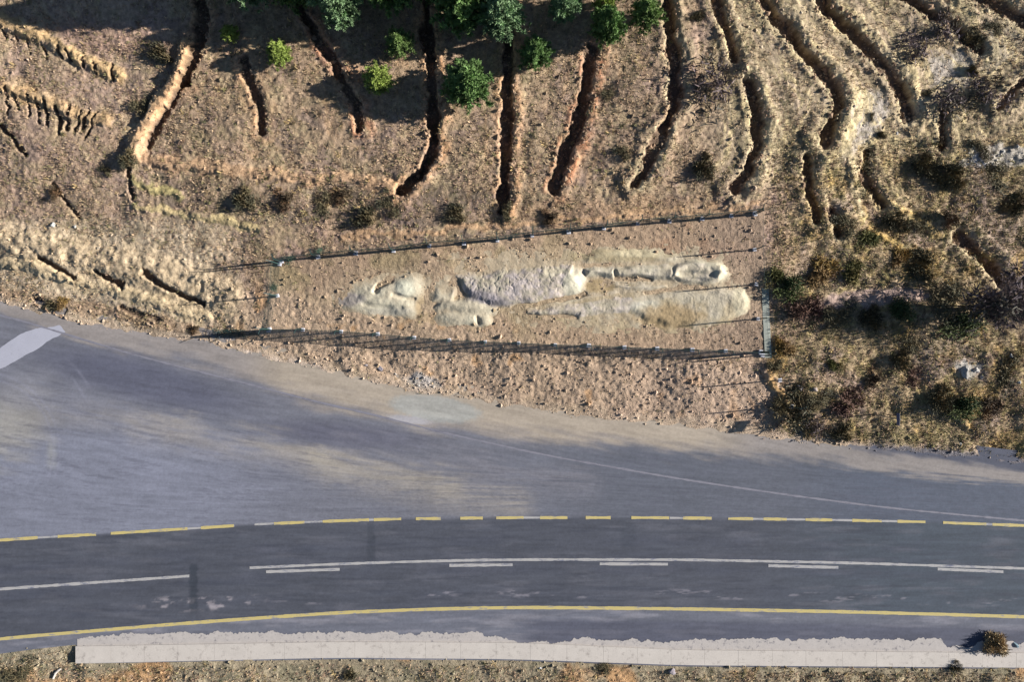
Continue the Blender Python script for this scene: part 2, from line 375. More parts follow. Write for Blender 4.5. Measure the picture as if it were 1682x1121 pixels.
    if len(px) == len(getattr(terrain, 'near', [])):
        nr = terrain.near; sk = fbm(nr*1.0, (px+py)*.10, 6, 3, 5)*(np.abs(nr) < 60)*(1-cut)*ss(0, 12, off)*(1-enc)
        c = mixc(c, alb(214, 194, 148), terr*ss(.1, .6, sk)*.75); c = mixc(c, alb(128, 118, 88), terr*ss(-.1, -.6, sk)*.55); c = mixc(c, alb(196, 160, 122), orch*ss(.2, .7, sk)*.4)
    v = 1+.15*n3*(1-.5*enc)+.10*n4+.15*fbm(px, py, 3.4, 2, 7)*(1-.5*enc)
    v = v-.30*ss(.45, .8, fbm(px, py, 5, 2, 2))*(1-.6*enc)*(1-.3*bank)
    v = v*(1.22-.12*np.maximum(enc, bank))
    far = ss(60, 260, np.maximum(np.abs(px-841)-880, np.abs(py-560)-610)); v = v*(1-far)+1.15*far; c = mixc(c, alb(172, 150, 122), far)
    return np.clip(c*v[:, None]*np.array([1.13, 1.12, 1.10]), .004, .9)
def axis(lo, hi, step, far, n):
    a = np.arange(lo, hi, step); g = np.geomspace(step*3, far, n)
    return np.concatenate([lo-np.cumsum(g)[::-1], a, hi+np.cumsum(g)])
gx = axis(-44.5, 44.5, .088, 34, 22); gy = axis(-30.5, 30.5, .088, 34, 22)
GX, GY = np.meshgrid(gx, gy); gs = GX.shape
PX, PY = inv(GX.ravel(), GY.ravel())
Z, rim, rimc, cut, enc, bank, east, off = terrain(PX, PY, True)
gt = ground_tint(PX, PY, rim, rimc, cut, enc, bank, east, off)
def gridF(nx, ny):
    i = np.arange(nx*ny).reshape(ny, nx); return np.stack([i[:-1, :-1].ravel(), i[:-1, 1:].ravel(), i[1:, 1:].ravel(), i[1:, :-1].ravel()], 1)
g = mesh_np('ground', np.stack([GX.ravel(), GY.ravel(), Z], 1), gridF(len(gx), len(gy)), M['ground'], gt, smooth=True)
tag(g, kind='structure')
# ------------------------------------------------------------------ road
def road_tint(px, py):
    dg = ss(-10, 90, np.interp(px, [0, 420, 860, 1682], [888, 862, 851, 864])-py); sl_ = py-.19*px*dg
    st = fbm(px/6, sl_, 9, 4, 2); st2 = fbm(px/10, sl_, 4, 3, 4); n1 = fbm(px, py, 70, 4, 1); n2 = fbm(px, py, 20, 4, 3); n3 = fbm(px, py, 5, 3, 6)
    yd = np.interp(px, [-200, 0, 180, 420, 660, 860, 1165, 1520, 1682], [900, 888, 877, 862, 853, 851, 852, 858, 864])
    ye = np.interp(px, [-200, 0, 120, 300, 560, 720, 860, 1120, 1400, 1682], [1065, 1050, 1040, 1025, 1007, 1001, 998, 1001, 1006, 1014])
    lane = ss(-3, 3, py-yd)*ss(3, -3, py-ye)
    c = np.tile(alb(132, 133, 143), (len(px), 1))
    c = mixc(c, alb(108, 112, 123), ss(700, 1100, px)*.8)
    c = mixc(c, alb(98, 106, 122), ss(1250, 1450, px)*.7)
    c = mixc(c, alb(148, 151, 166), ss(600, 250, px)*ss(660, 740, py)*.8)
    c = mixc(c, alb(104, 106, 124), ss(1.2, .4, ell(px, py, 230, 625, 210, 42, 14))*.8)
    c = mixc(c, alb(108, 108, 124), ss(1.2, .3, ell(px, py, 560, 715, 170, 26, 5))*.75)
    w = n2*8+st*26
    def sand(cx, cy, rx, ry, ro, k, col=(186, 176, 164)):
        nonlocal c; c = mixc(c, alb(*col), ss(1.5, .1, ell(px, py+w*.5, cx, cy, rx, ry, ro)+st*.35+n3*.05)*k)
    def band(pts, hw, k, col):
        nonlocal c; D, _ = seg(px, py+st*16+n2*5, pts, 120); c = mixc(c, alb(*col), ss(hw*1.5, 0, D)*k*np.clip(.75+.7*st, .1, 1.3))
    band([(230,700),(330,722),(470,745),(600,785),(720,815),(850,830)], 30, .75, (178, 170, 162)); band([(520,760),(640,775),(740,800)], 26, .6, (190, 180, 164))
    band([(560,740),(700,760),(860,790),(960,800)], 30, .35, (160, 156, 162)); band([(60,690),(200,690),(330,712)], 22, .4, (176, 170, 166))
    sand(5, 700, 80, 52, -20, .7, (188, 182, 170)); sand(250, 770, 260, 66, 0, .3, (158, 160, 176)); sand(120, 660, 140, 26, 8, .35, (160, 160, 172))
    sand(85, 742, 9, 24, 0, .45, (190, 188, 180)); sand(30, 640, 60, 22, -25, .3, (168, 166, 170))
    dk = fbm(px/14, sl_, 3.2, 3, 1); c = mixc(c, alb(104, 104, 118), ss(.35, .8, dk+n1*.3)*.35)
    # dust band along the upper edge
    d = py-yU(px); wd = np.interp(px, [0, 200, 420, 520, 700, 900, 1100, 1250, 1450, 1682], [22, 28, 44, 58, 56, 48, 42, 34, 26, 24])
    d0 = d; d = np.where(px > 1340, np.abs(d-20*ss(1340, 1440, px))*np.interp(px, [1340, 1440], [1, 1.6])+2, d)
    c = mixc(c, alb(96, 98, 112), ss(1370, 1430, px)*ss(20, 10, d0+n2*6)*.8)
    c = mixc(c, alb(*(176, 166, 158)), ss(1.35, .45, (d+n2*3+st*12)/wd)*.85)
    c = mixc(c, alb(202, 186, 164), ss(1.2, .35, (d+n2*3+st*12)/wd)*ss(380, 480, px)*ss(1260, 1150, px)*.8)
    c = mixc(c, alb(186, 190, 186), ss(1.1, .8, ell(px, py, 715, 672, 78, 22, 8)+n3*.08)*.65)
    c = mixc(c, alb(205, 204, 212), ss(1.1, .6, ell(px, py, 672, 690, 42, 7, 8)+n3*.1)*.6)
    # travelled lanes
    l = np.tile(alb(94, 97, 107), (len(px), 1)); l = mixc(l, alb(86, 97, 108), ss(1200, 1500, px)*.7); l = mixc(l, alb(112, 113, 122), ss(.0, .8, st+n1*.4)*.6); l = mixc(l, alb(78, 82, 94), ss(.25, .8, fbm(px/16, py, 4, 3, 3))*.5)
    yc = np.interp(px, [0, 410, 830, 1120, 1682], [968, 933, 920, 920, 935])
    for o_, hw, k in [(-30, 8, .35), (-8, 6, .25), (16, 7, .4), (52, 8, .2)]:
        l = mixc(l, alb(82, 86, 100), ss(hw*1.6, hw*.3, np.abs(py-yc-o_+n2*2))*k*ss(-.5, .5, n1+.2))
    l = mixc(l, alb(176, 168, 172), ss(.3, .8, fbm(px/2.2, py, 7, 4, 5)+.1)*ss(1.1, .6, ell(px, py, 330, 990, 110, 16, -3))*.9)
    l = mixc(l, alb(165, 160, 168), ss(.35, .8, fbm(px/5, py, 5, 4, 1))*ss(10, 4, np.abs(py-yc-56))*ss(420, 500, px)*.6)
    for x0, y0, y1, hw, k in [(318, 928, 1008, 7, .8), (610, 858, 925, 7, .45), (1032, 862, 905, 12, .25), (700, 770, 850, 16, .15)]:
        l = mixc(l, alb(68, 74, 84), ss(hw*1.3, hw*.6, np.abs(px-x0+n3*2))*ss(y0-5, y0+3, py)*ss(y1+6, y1-8, py)*k)
        c = mixc(c, alb(100, 100, 112), ss(hw*1.3, hw*.6, np.abs(px-x0+n3*2))*ss(y0-5, y0+3, py)*ss(y1+6, y1-8, py)*k)
    c = c*(1-lane[:, None])+l*lane[:, None]
    # southern shoulder
    s = ss(0, 6, py-ye); sh = np.tile(alb(124, 126, 137), (len(px), 1)); sh = mixc(sh, alb(158, 156, 164), ss(.0, .7, st)*.7); sh = mixc(sh, alb(92, 94, 110), ss(14, 26, py-ye)*ss(820, 900, px)*.7)
    c = c*(1-s[:, None])+sh*s[:, None]
    # faint curved tyre tracks at left
    for r0 in (118, 128, 190, 205):
        q = np.abs(np.hypot(px+30, (py-740))-r0); c = mixc(c, alb(168, 168, 184), ss(3, .5, q)*ss(.0, .5, n1+.3)*.28*ss(240, 180, px)*ss(850, 800, py))
    v = 1+.06*n3+.12*st2+.05*n1+.05*fbm(px, py, 2.6, 2, 5)
    return np.clip(c*v[:, None], .01, .9)
rx = axis(-44.5, 44.5, .11, 34, 20); ryv = np.linspace(0, 1, 265)
RX, T = np.meshgrid(rx, ryv)
py_u = 560.5-yU(841+20*RX)+0; py_l = 560.5-yL(841+20*RX)
RY = (py_u/20+1.2)*(1-T)+(py_l/20-.25)*T
rt = road_tint(841+20*RX.ravel(), 560.5-20*RY.ravel())
r = mesh_np('road', np.stack([RX.ravel(), RY.ravel(), np.zeros(RX.size)], 1), gridF(len(rx), len(ryv))[:, ::-1], M['road'], rt)
tag(r, kind='structure')
def strip(name, pts, hw, m, z=.006, label=None, x0=None, x1=None, rag=.0):
    P = np.array(pts, float); x0 = P[0, 0] if x0 is None else x0; x1 = P[-1, 0] if x1 is None else x1
    n = max(3, int((x1-x0)/4)+1); xs = np.linspace(x0, x1, n)
    # smooth the traced centreline
    K = np.interp(xs, P[:, 0], P[:, 1])
    if n > 40:
        k = np.ones(31)/31; Kp = np.pad(K, 15, mode='reflect', reflect_type='odd'); K = np.convolve(Kp, k, 'valid')
    h = hw*(1+rag*fbm(xs, xs*0+hw*7, 9, 2, 1))
    V = []
    for sgn in (-1, 1): V.append(np.stack([(xs-841)/20, (560.5-K-sgn*h)/20, np.full(n, z)], 1))
    V = np.vstack(V); i = np.arange(n-1); F = np.stack([i+n, i+n+1, i+1, i], 1)
    return tag(mesh_np(name, V, F, m), kind='structure')
YE = [(-300,1100),(-100,1062),(0,1050),(120,1040),(300,1025),(440,1015),(560,1007),(720,1001),(860,998.5),(1120,1001),(1400,1006),(1682,1014),(1900,1022)]
strip('yellow_edge_line', YE, 2.7, M['yellow'], .010, rag=.15)
strip('centre_line', [(-100,976),(0,968.5),(150,958),(311,947)], 2.2, M['white'], .010, rag=.2)
strip('centre_line', [(410,933.5),(560,927),(700,922.5),(830,920),(1120,920),(1400,925.5),(1682,934.5),(1900,943)], 2.0, M['white'], .010, rag=.2)
for a, ya, b, yb in [(437,940,558,936),(738,929.5,842,928.5),(985,927,1097,927.5),(1262,930,1377,933),(1540,935.5,1648,940)]:
    strip('lane_dash', [(a,ya),(b,yb)], 2.3, M['white'], .011, rag=.15)
YD = [(-100,896),(0,888),(60,884),(180,877),(310,869),(420,862),(560,856),(660,853),(860,851),(1060,851),(1165,852),(1350,854.5),(1520,858),(1682,864),(1800,869)]
ydf = lambda x: float(np.interp(x, [p[0] for p in YD], [p[1] for p in YD]))
for a, b in [(-60,62),(95,158),(182,308),(330,384),(450,500),(530,606),(614,659),(683,724),(756,793),(815,860),(887,932),(962,1003),(1037,1099),(1122,1169),(1196,1237),(1254,1292),(1323,1367),(1400,1448),(1474,1520),(1549,1620),(1630,1760)]:
    strip('yellow_dash', [(a,ydf(a)),((a+b)/2,ydf((a+b)/2)),(b,ydf(b))], 2.3, M['yellow'], .012, rag=.2)
for a, b in [(62,110),(308,385),(418,530),(560,620),(860,887),(1100,1122),(1237,1254),(1292,1330),(1367,1400),(1448,1474),(1549,1700)]:
    strip('worn_white_line', [(a,ydf(a)),((a+b)/2,ydf((a+b)/2)),(b,ydf(b))], 1.6, M['white'], .008, rag=.2)
strip('faded_line', [(-60,505),(0,517),(60,534),(113,551),(233,587),(383,625),(550,668),(640,687),(688,702),(785,724),(898,749),(1120,788),(1289,813),(1458,835),(1682,856)], 1.5, M['faint'], .010, rag=.4)
def flatpoly(name, pts, m, z, rag=2.0, step=3):
    P = []
    for (x0, y0), (x1, y1) in zip(pts, pts[1:]+pts[:1]):
        n = max(1, int(math.hypot(x1-x0, y1-y0)/step))
        for i in range(n):
            x = x0+(x1-x0)*i/n; y = y0+(y1-y0)*i/n
            P.append((x+float(fbm(np.array([x]), np.array([y]), 12, 3, 2)[0])*rag, y+float(fbm(np.array([x]), np.array([y]), 9, 3, 5)[0])*rag))
    me = bpy.data.meshes.new(name); me.from_pydata([((x-841)/20, (560.5-y)/20, z) for x, y in P], [], [tuple(range(len(P)))[::-1]]); me.update()
    me.materials.append(m); o = bpy.data.objects.new(name, me); C.objects.link(o); return tag(o, kind='structure')
flatpoly('concrete_patch', [(-60,600),(0,572),(28,552),(58,540),(98,535),(108,546),(84,558),(60,574),(36,588),(0,607),(-60,640)], M['conc2'], .006, 1.2)
# ragged strip of old concrete between the asphalt and the slabs
AX = [127,200,300,500,700,820,840,925,940,1000,1050,1150,1400,1545,1556,1590,1606,1682,1760]
AY = [1050,1042,1040,1039,1040,1042,1056,1057,1050,1050,1053,1051,1049,1053,1063,1062,1054,1056,1058]
xs = np.arange(127, 1760, 1.5); top = np.interp(xs, AX, AY)+fbm(xs, xs*0, 30, 6, 3, .75)*5.5+np.round(fbm(xs, xs*0+3, 10, 2, 5)*1.5)*1.6
SLT = lambda x: np.interp(x, [125,560,840,900,1120,1682,1800], [1062,1054.5,1056,1058,1068,1073,1076])
SLB = lambda x: np.interp(x, [125,560,840,1120,1400,1682,1800], [1090,1080.5,1083,1093,1095,1097,1099])
bot = SLT(xs)+1; top = np.minimum(top, bot-.6); n = len(xs)
V = np.vstack([np.stack([(xs-841)/20, (560.5-top)/20, np.full(n, .014)], 1), np.stack([(xs-841)/20, (560.5-bot)/20, np.full(n, .014)], 1)])
i = np.arange(n-1); tag(mesh_np('concrete_apron', V, np.stack([i+n, i+n+1, i+1, i], 1), M['apron']), kind='structure')
# cast slabs of the roadside gutter
gut = empty('concrete_gutter', ((125-841)/20, (560.5-1076)/20, 0), 'long white concrete gutter of cast slabs along the lower road edge', 'gutter')
x = 125.0; base = gut.location.copy()
while x < 1760:
    L = random.choice([56, 58, 60, 55]); b = MB(); g0 = .12
    v = []
    for (xx, f) in ((x+g0, SLT), (x+L-g0, SLT), (x+L-g0, SLB), (x+g0, SLB)):
        v.append(((xx-841)/20-base.x, (560.5-float(f(xx)))/20-base.y))
    zt = .10+random.uniform(-.003, .003)
    b.add([(p[0], p[1], -.3) for p in v]+[(p[0], p[1], zt) for p in v], [(0,1,2,3),(7,6,5,4),(0,4,5,1),(1,5,6,2),(2,6,7,3),(3,7,4,0)])
    b.build('slab', M['conc'], gut); x += L
# ------------------------------------------------------------------ carved figure
def relief(px, py):
    """height above the plot and part index"""
    n = fbm(px, py, 14, 3, 2); wx = px+fbm(px, py, 26, 2, 3)*2.2; wy = py+fbm(px, py, 26, 2, 6)*2.2
    best = np.full(px.shape, -1.0); idx = np.zeros(px.shape, int); rgh = np.zeros(px.shape)
    def put(h, i, r=.0):
        nonlocal best, idx, rgh
        k = h > best; idx = np.where(k, i, idx); rgh = np.where(k, r, rgh)
        both = (h > -.5) & (best > -.5); K = .2; sm = np.where(both, np.maximum(K-np.abs(h-best), 0)**2/(4*K), 0); best = np.maximum(best, h)+sm*np.clip(np.minimum(h, best)*6, 0, 1)
    def dome(cx, cy, rx, ry, ro, h, i, p=1.6, r=.0):
        e = ell(wx, wy, cx, cy, rx, ry, ro); put(np.where(e < 1.25, h*(1-ss(.1, 1.12, e)**(.75+.1*p))-.02*ss(1.1, 1.25, e), -1), i, r)
    def slab(poly, h, i, soft=14, r=.0, ramp=None):
        d = polysd(wx, wy, poly); f = ss(-1, soft*1.35, d)
        hh = h if ramp is None else np.interp(px, ramp[0], ramp[1])
        put(np.where(d > -3, hh*f+np.minimum(d, 0)*.02, -1), i, r)
    dome(632, 489, 74, 33, -4, .55, 0, 2.2); dome(664, 476, 40, 26, -20, .56, 0, 1.8); dome(588, 497, 36, 18, -10, .35, 0); dome(660, 505, 38, 18, 10, .52, 0, 1.8); dome(605, 488, 30, 14, -15, .5, 0)
    dome(735, 487, 38, 26, -30, .42, 1); dome(765, 500, 62, 20, 12, .45, 1, 2); dome(760, 522, 58, 16, 0, .40, 1, 2); dome(795, 528, 20, 11, 0, .38, 1)
    slab([(738,450),(775,446),(830,441),(900,435),(940,433),(954,450),(962,470),(945,484),(900,497),(850,507),(805,509),(770,496),(748,478)], .9, 2, 13, 1.0, ([740, 800, 860, 940], [.25, .55, .8, 1.0]))
    dome(932, 462, 36, 28, 0, 1.02, 2, 2, .3)
    slab([(850,516),(885,505),(960,491),(1010,484),(1055,491),(1082,506),(1045,518),(960,522),(880,525)], .52, 3, 10, .6)
    slab([(950,418),(985,405),(1040,405),(1085,412),(1150,418),(1190,432),(1180,445),(1050,436),(960,438)], .25, 4, 14, 0)
    slab([(955,440),(1010,436),(1090,432),(1150,430),(1185,436),(1195,452),(1180,464),(1110,462),(1060,462),(1000,458),(960,458)], .62, 4, 8, .25)
    slab([(985,466),(1050,462),(1120,466),(1180,470),(1170,482),(1100,484),(1030,478)], .30, 4, 10, .2)
    slab([(1000,493),(1110,476),(1180,470),(1222,474),(1233,492),(1226,515),(1200,532),(1140,540),(1090,540),(1040,522),(985,506)], .46, 5, 11, .1)
    dome(1205, 497, 30, 26, 0, .52, 5, 2, .1); dome(1010, 508, 190, 40, 3, .13, 5, 3); dome(900, 470, 190, 52, 2, .12, 2, 3, .1); dome(1090, 450, 130, 42, 2, .10, 4, 3)
    h = np.where(best > 0, best*.66, best)
    for pts, w, d in [([(702,503),(726,493),(752,489)],3,.2),([(648,485),(665,490),(680,491)],3,.2),([(618,478),(625,468),(640,462)],4,.35),
                      ([(735,478),(748,470),(756,485)],9,.3),([(960,480),(938,488),(880,499),(845,508)],2.6,.45),([(1104,440),(1103,452),(1115,460)],2.4,.14),
                      ([(1115,448),(1140,451),(1172,451)],3.5,.25),([(1010,446),(1014,456),(1068,459)],3,.35),([(1166,443),(1172,455)],3,.08),
                      ([(1060,481),(1110,477),(1160,472)],2.6,.18),([(900,448),(940,448)],5,.15),([(782,521),(786,529)],3,.22),([(858,512),(864,522),(880,521)],4.5,.4),([(880,522),(945,521)],3,.2),
                      ([(1100,474),(1150,472)],3,.15),([(600,500),(640,507),(660,506)],3,.1)]:
        D, _ = seg(wx, wy, pts, 20); h = h-d*.6*(1-ss(w*.2, w*1.9, D))
    h = h+.16*np.exp(-((ell(wx, wy, 1146, 448, 44, 15, 0)-.95)/.22)**2)*(best > 0)
    h = h+(fbm(px, py, 7, 4, 1)*.028*rgh-.035*rgh*ss(.1, .0, np.abs(fbm(px, py, 13, 3, 6)))+fbm(px, py, 26, 2, 4)*.03+fbm(px, py, 5, 2, 6)*.014)*(best > -.2)
    return h, idx, rgh
sx = np.arange(-15.2, 20.4, .055); sy = np.arange(.6, 8.4, .055)
SX, SY = np.meshgrid(sx, sy); spx, spy = inv(SX.ravel(), SY.ravel())
rh, ridx, rr = relief(spx, spy); zb = macro(spx, spy)+fbm(spx/20, spy/20, 5, 3, 2)*.055
sv = np.stack([SX.ravel(), SY.ravel(), zb+rh-.015], 1)
sc_ = np.tile(alb(210, 197, 170), (len(spx), 1)); q1 = fbm(spx, spy, 25, 4, 3); q2 = fbm(spx, spy, 9, 4, 5)
sc_ = mixc(sc_, alb(220, 211, 184), ss(0, .7, q1)*.7)
sc_ = mixc(sc_, alb(206, 190, 178), np.clip(rr, 0, 1)*ss(-.4, .3, q2+.2)*.6)
sc_ = mixc(sc_, alb(140, 134, 140), ss(1.2, .5, ell(spx, spy, 795, 490, 52, 13, 15)+q2*.3)*.8)  # blue-grey ellipse paints the shadow on the torso's lower-left flank
sc_ = mixc(sc_, alb(216, 202, 200), np.clip(rr, 0, 1)*ss(.2, .6, q2)*.5)
sc_ = mixc(sc_, alb(198, 178, 148), ss(.18, .0, rh+q2*.05)*.9)
sc_ = mixc(sc_, alb(188, 168, 132), (ridx == 5)*ss(-.4, .5, q1)*.7)
for cx, cy, rx_, ry_, col, k in [(985,470,30,12,(188,164,124),.9),(695,505,14,24,(184,160,124),.8),(1010,420,90,12,(190,172,132),.7),(575,492,26,12,(178,166,164),.6),(666,474,18,14,(232,230,205),.7),
                                (1060,505,30,12,(230,226,205),.5),(1100,520,60,22,(194,166,124),.8),(940,470,18,26,(222,216,190),.7),(1215,494,16,28,(226,214,182),.7),(1182,447,14,18,(228,216,186),.8),(1055,416,60,7,(222,208,172),.6),(640,512,40,8,(205,198,180),.5)]:  # cream spots at the leg and foot east ends paint sunlit rims
    sc_ = mixc(sc_, alb(*col), ss(1.2, .6, ell(spx, spy, cx, cy, rx_, ry_)+q2*.15)*k)
sc_ = sc_*1.2*(1+.10*q2+.07*fbm(spx, spy, 3.5, 2, 6))[:, None]
SF = gridF(len(sx), len(sy)); fh = rh[SF].max(1); fi = ridx[SF[:, 0]].copy()
fi[fh <= -.06] = -1; G2 = fi.reshape(len(sy)-1, len(sx)-1); seen = np.zeros(G2.shape, bool); comps = {}
for a0 in range(G2.shape[0]):
    for b0 in range(G2.shape[1]):
        if seen[a0, b0] or G2[a0, b0] < 0: continue
        v0 = G2[a0, b0]; st_ = [(a0, b0)]; seen[a0, b0] = True; cells = []; nb_ = {}
        while st_:
            p_ = st_.pop(); cells.append(p_)
            for da, db in ((1, 0), (-1, 0), (0, 1), (0, -1)):
                u_, w_ = p_[0]+da, p_[1]+db
                if not (0 <= u_ < G2.shape[0] and 0 <= w_ < G2.shape[1]): continue
                if G2[u_, w_] == v0:
                    if not seen[u_, w_]: seen[u_, w_] = True; st_.append((u_, w_))
                elif G2[u_, w_] >= 0: nb_[int(G2[u_, w_])] = nb_.get(int(G2[u_, w_]), 0)+1
        comps.setdefault(int(v0), []).append((len(cells), cells, nb_))
for v0, L_ in comps.items():          # stray islands join the part they touch
    L_.sort(key=lambda q: -q[0])
    for n_, cells, nb_ in L_[1:]:
        t_ = max(nb_, key=nb_.get) if nb_ else -1
        for p_ in cells: G2[p_] = t_
fi = G2.ravel()
fig = empty('earth_relief', (0, 4, 0), 'giant pale clay figure lying carved in relief inside the fenced plot', 'earth sculpture')
for k, nm in enumerate(['head', 'shoulder', 'torso', 'arm', 'leg', 'foot']):
    f = SF[fi == k]
    if len(f) == 0: continue
    u, iv = np.unique(f, return_inverse=True); v = sv[u].copy(); v[:, 1] -= 4
    mesh_np(nm, v, iv.reshape(f.shape), M['relief'], sc_[u], fig, smooth=True)
# ------------------------------------------------------------------ scattered ground cover (nobody could count it)
def dens(px, py):
    off = np.maximum(yU(px)-py, py-yL(px)); enc = polysd(px, py, ENC) > -6
    n = fbm(px, py, 45, 3, 1); d = np.where(off > 12, .40+.38*n, 0)
    d = np.where(enc, .05, d)
    bk = (yU(px)-py > 0) & (yU(px)-py < 105) & (px > 380) & (px < 1260); d = np.where(bk, .05, d)
    d = np.where((px > 1270) & (py > 230) & (off > 12), .95+.2*n, d)
    for cx, cy, rx, ry, ro in [(1425,190,34,46,10),(1398,235,20,42,20),(1560,112,42,36,30),(1650,255,62,20,4),(1430,490,100,14,-4),(1590,607,24,18,20)]:
        d = np.where(ell(px, py, cx, cy, rx, ry, ro) < 1, .12, d)
    for pts, w, dep, berm, ci in DITCH:
        if w > 8: D, _ = seg(px, py, pts, 30); d = np.where(D < w*1.25, .10, d)
    for pts, w, h, col in RIDGE: D, _ = seg(px, py, pts, 30); d = np.where(D < w, d*.3, d)
    return d
def sample(n, f, box=(-60, 1742, -40, 1160)):
    px = rng.uniform(box[0], box[1], n); py = rng.uniform(box[2], box[3], n); k = rng.random(n) < f(px, py); return px[k], py[k]
def tufts(name, px, py, size, lean, cols, blades, width, m):
    """tufts of triangular blades; everything vectorised"""
    n = len(px); x, y, z = tw(px, py)
    ci = rng.integers(0, 1000, n); th = rng.random((n, blades))*2*math.pi; L = size[:, None]*rng.uniform(.5, 1.1, (n, blades))
    el = rng.uniform(lean[0], lean[1], (n, blades)); ox = rng.normal(0, .25, (n, blades))*size[:, None]; oy = rng.normal(0, .25, (n, blades))*size[:, None]
    bx = x[:, None]+ox; by = y[:, None]+oy; bz = z[:, None]-.01+0*ox
    dx = np.cos(th)*np.cos(el)*L; dy = np.sin(th)*np.cos(el)*L; dz = np.sin(el)*L
    wx = -np.sin(th)*width*L; wy = np.cos(th)*width*L
    V = np.stack([np.stack([bx-wx, by-wy, bz], -1), np.stack([bx+wx, by+wy, bz], -1), np.stack([bx+dx+wx*.5, by+dy+wy*.5, bz+dz], -1), np.stack([bx+dx-wx*.5, by+dy-wy*.5, bz+dz*.95], -1)], 2).reshape(-1, 3)
    F = np.arange(len(V)).reshape(-1, 4)
    c = np.repeat(cols[:, None, :]*rng.uniform(.75, 1.25, (n, blades, 1))*rng.uniform(.72, 1.28, (n, 1, 1)), 4, 1).reshape(-1, 3)
    return mesh_np(name, V, F, m, c)
def veg_cols(px, py):
    n = len(px); p = np.array([alb(186, 162, 130), alb(164, 144, 114), alb(132, 126, 88), alb(150, 126, 108), alb(108, 104, 74)])
    e = (px > 1270) & (py > 230) & (py < 800); w = np.tile([.34, .28, .12, .24, .02], (n, 1)); w[e] = [.18, .22, .26, .14, .20]
    gn = fbm(px, py, 40, 3, 3); w[:, 2] += np.clip(gn, 0, 1)*.3; w[:, 3] += np.clip(-gn, 0, 1)*.4; w /= w.sum(1, keepdims=True)
    u = rng.random(n)[:, None]; k = (np.cumsum(w, 1) < u).sum(1).clip(0, 4); return p[k]
px, py = sample(330000, dens)
o = tufts('dry_grass', px, py, rng.uniform(.07, .21, len(px)), (.2, 1.2), veg_cols(px, py)*np.array([1.48, 1.44, 1.40]), 4, .14, M['grass']); tag(o, 'dry straw and olive grass covering the hillside above the road', 'grass', kind='stuff')
def dens2(px, py):
    n = fbm(px, py, 30, 3, 4); off = np.maximum(yU(px)-py, py-yL(px))
    d = np.where((px > 1275) & (py > 235) & (py < 740) & (off > 16), .25+.8*n, 0)
    d = np.where((px < 1150) & (py < 355) & (px > 200), .02+.25*n, d); d = np.where((py > 250) & (py < 370) & (px > 220) & (px < 1000) & (n > .15), .5, d)
    d = np.where((px < 420) & (py > 60) & (py < 380), .05+.2*n, d); d = np.where(py > 1090, .2+.3*n, d)
    return np.where(ell(px, py, 1430, 490, 110, 20, -4) < 1, 0, d)*(polysd(px, py, ENC) < -10)
px, py = sample(30000, dens2); pal = np.array([alb(146, 138, 94), alb(184, 160, 114), alb(160, 132, 110), alb(108, 106, 76), alb(214, 184, 130)])
o = tufts('low_scrub', px, py, rng.uniform(.14, .36, len(px)), (.15, 1.1), pal[rng.integers(0, 5, len(px))], 9, .11, M['grass']); tag(o, 'low brown and olive heath scrub between the shrubs', 'scrub', kind='stuff')
def stones(name, px, py, s, cols, m=None):
    n = len(px); x, y, z = tw(px, py)
    O = np.array([(1,0,0),(-1,0,0),(0,1,0),(0,-1,0),(0,0,1),(0,0,-1)], float); Fo = np.array([(0,2,4),(2,1,4),(1,3,4),(3,0,4),(2,0,5),(1,2,5),(3,1,5),(0,3,5)])
    V = O[None]*s[:, None, None]*rng.uniform(.6, 1.3, (n, 6, 1)); a = rng.random(n)*6.28; ca, sa = np.cos(a)[:, None], np.sin(a)[:, None]
    vx = V[:, :, 0]*ca-V[:, :, 1]*sa+x[:, None]; vy = V[:, :, 0]*sa+V[:, :, 1]*ca+y[:, None]; vz = V[:, :, 2]*.75+z[:, None]+s[:, None]*.25
    F = (Fo[None]+6*np.arange(n)[:, None, None]).reshape(-1, 3)
    return mesh_np(name, np.stack([vx, vy, vz], -1).reshape(-1, 3), F, m or M['stone'], np.repeat(cols, 6, 0))
def dens3(px, py):
    d = yU(px)-py; b = (d > 2) & (d < 120) & (px > 340) & (px < 1270); off = np.maximum(d, py-yL(px))
    v = np.where(off > 4, .10, 0); v = np.where(b, .55, v); v = np.where(polysd(px, py, ENC) > 0, .22, v); v = np.where(py > 1085, .6, v); v = np.where((off > 0) & (off < 30), .5, v)
    for pts, w, dep, berm, ci in DITCH:
        if w > 8: D, _ = seg(px, py, pts, 40); v = np.where(D < w*1.9, .5, v)
    return np.where(ell(px, py, 690, 628, 44, 18, 8) < 1, 1, v)
px, py = sample(90000, dens3); b = ground_tint(px, py, np.zeros(len(px)), np.zeros(len(px), int), np.zeros(len(px)), (polysd(px, py, ENC) > 0)*1., ((yU(px)-py < 120) & (yU(px)-py > 0) & (px > 340) & (px < 1270))*1., ((px > 1280) & (py > 200))*1., np.maximum(yU(px)-py, py-yL(px)))
o = stones('soil_clods', px, py, rng.lognormal(-3.05, .55, len(px)).clip(.015, .2), b*rng.uniform(.75, 1.25, (len(px), 1))); tag(o, 'loose soil clods and gravel strewn over the road bank and plot', 'gravel', kind='stuff')
px, py = sample(9000, lambda a, b: ((ell(a, b, 1645, 257, 64, 20, 4) < 1)*1.+(ell(a, b, 690, 626, 44, 16, 8) < 1)*1.+(ell(a, b, 1592, 607, 22, 16, 20) < 1)*1.))
o = stones('pale_rubble', px, py, rng.lognormal(-2.5, .45, len(px)).clip(.03, .25), alb(200, 194, 184)*rng.uniform(.6, 1.15, (len(px), 1))); tag(o, 'pale broken stone rubble lying in patches on the ground', 'rubble', kind='stuff')
qx = []; qy = []
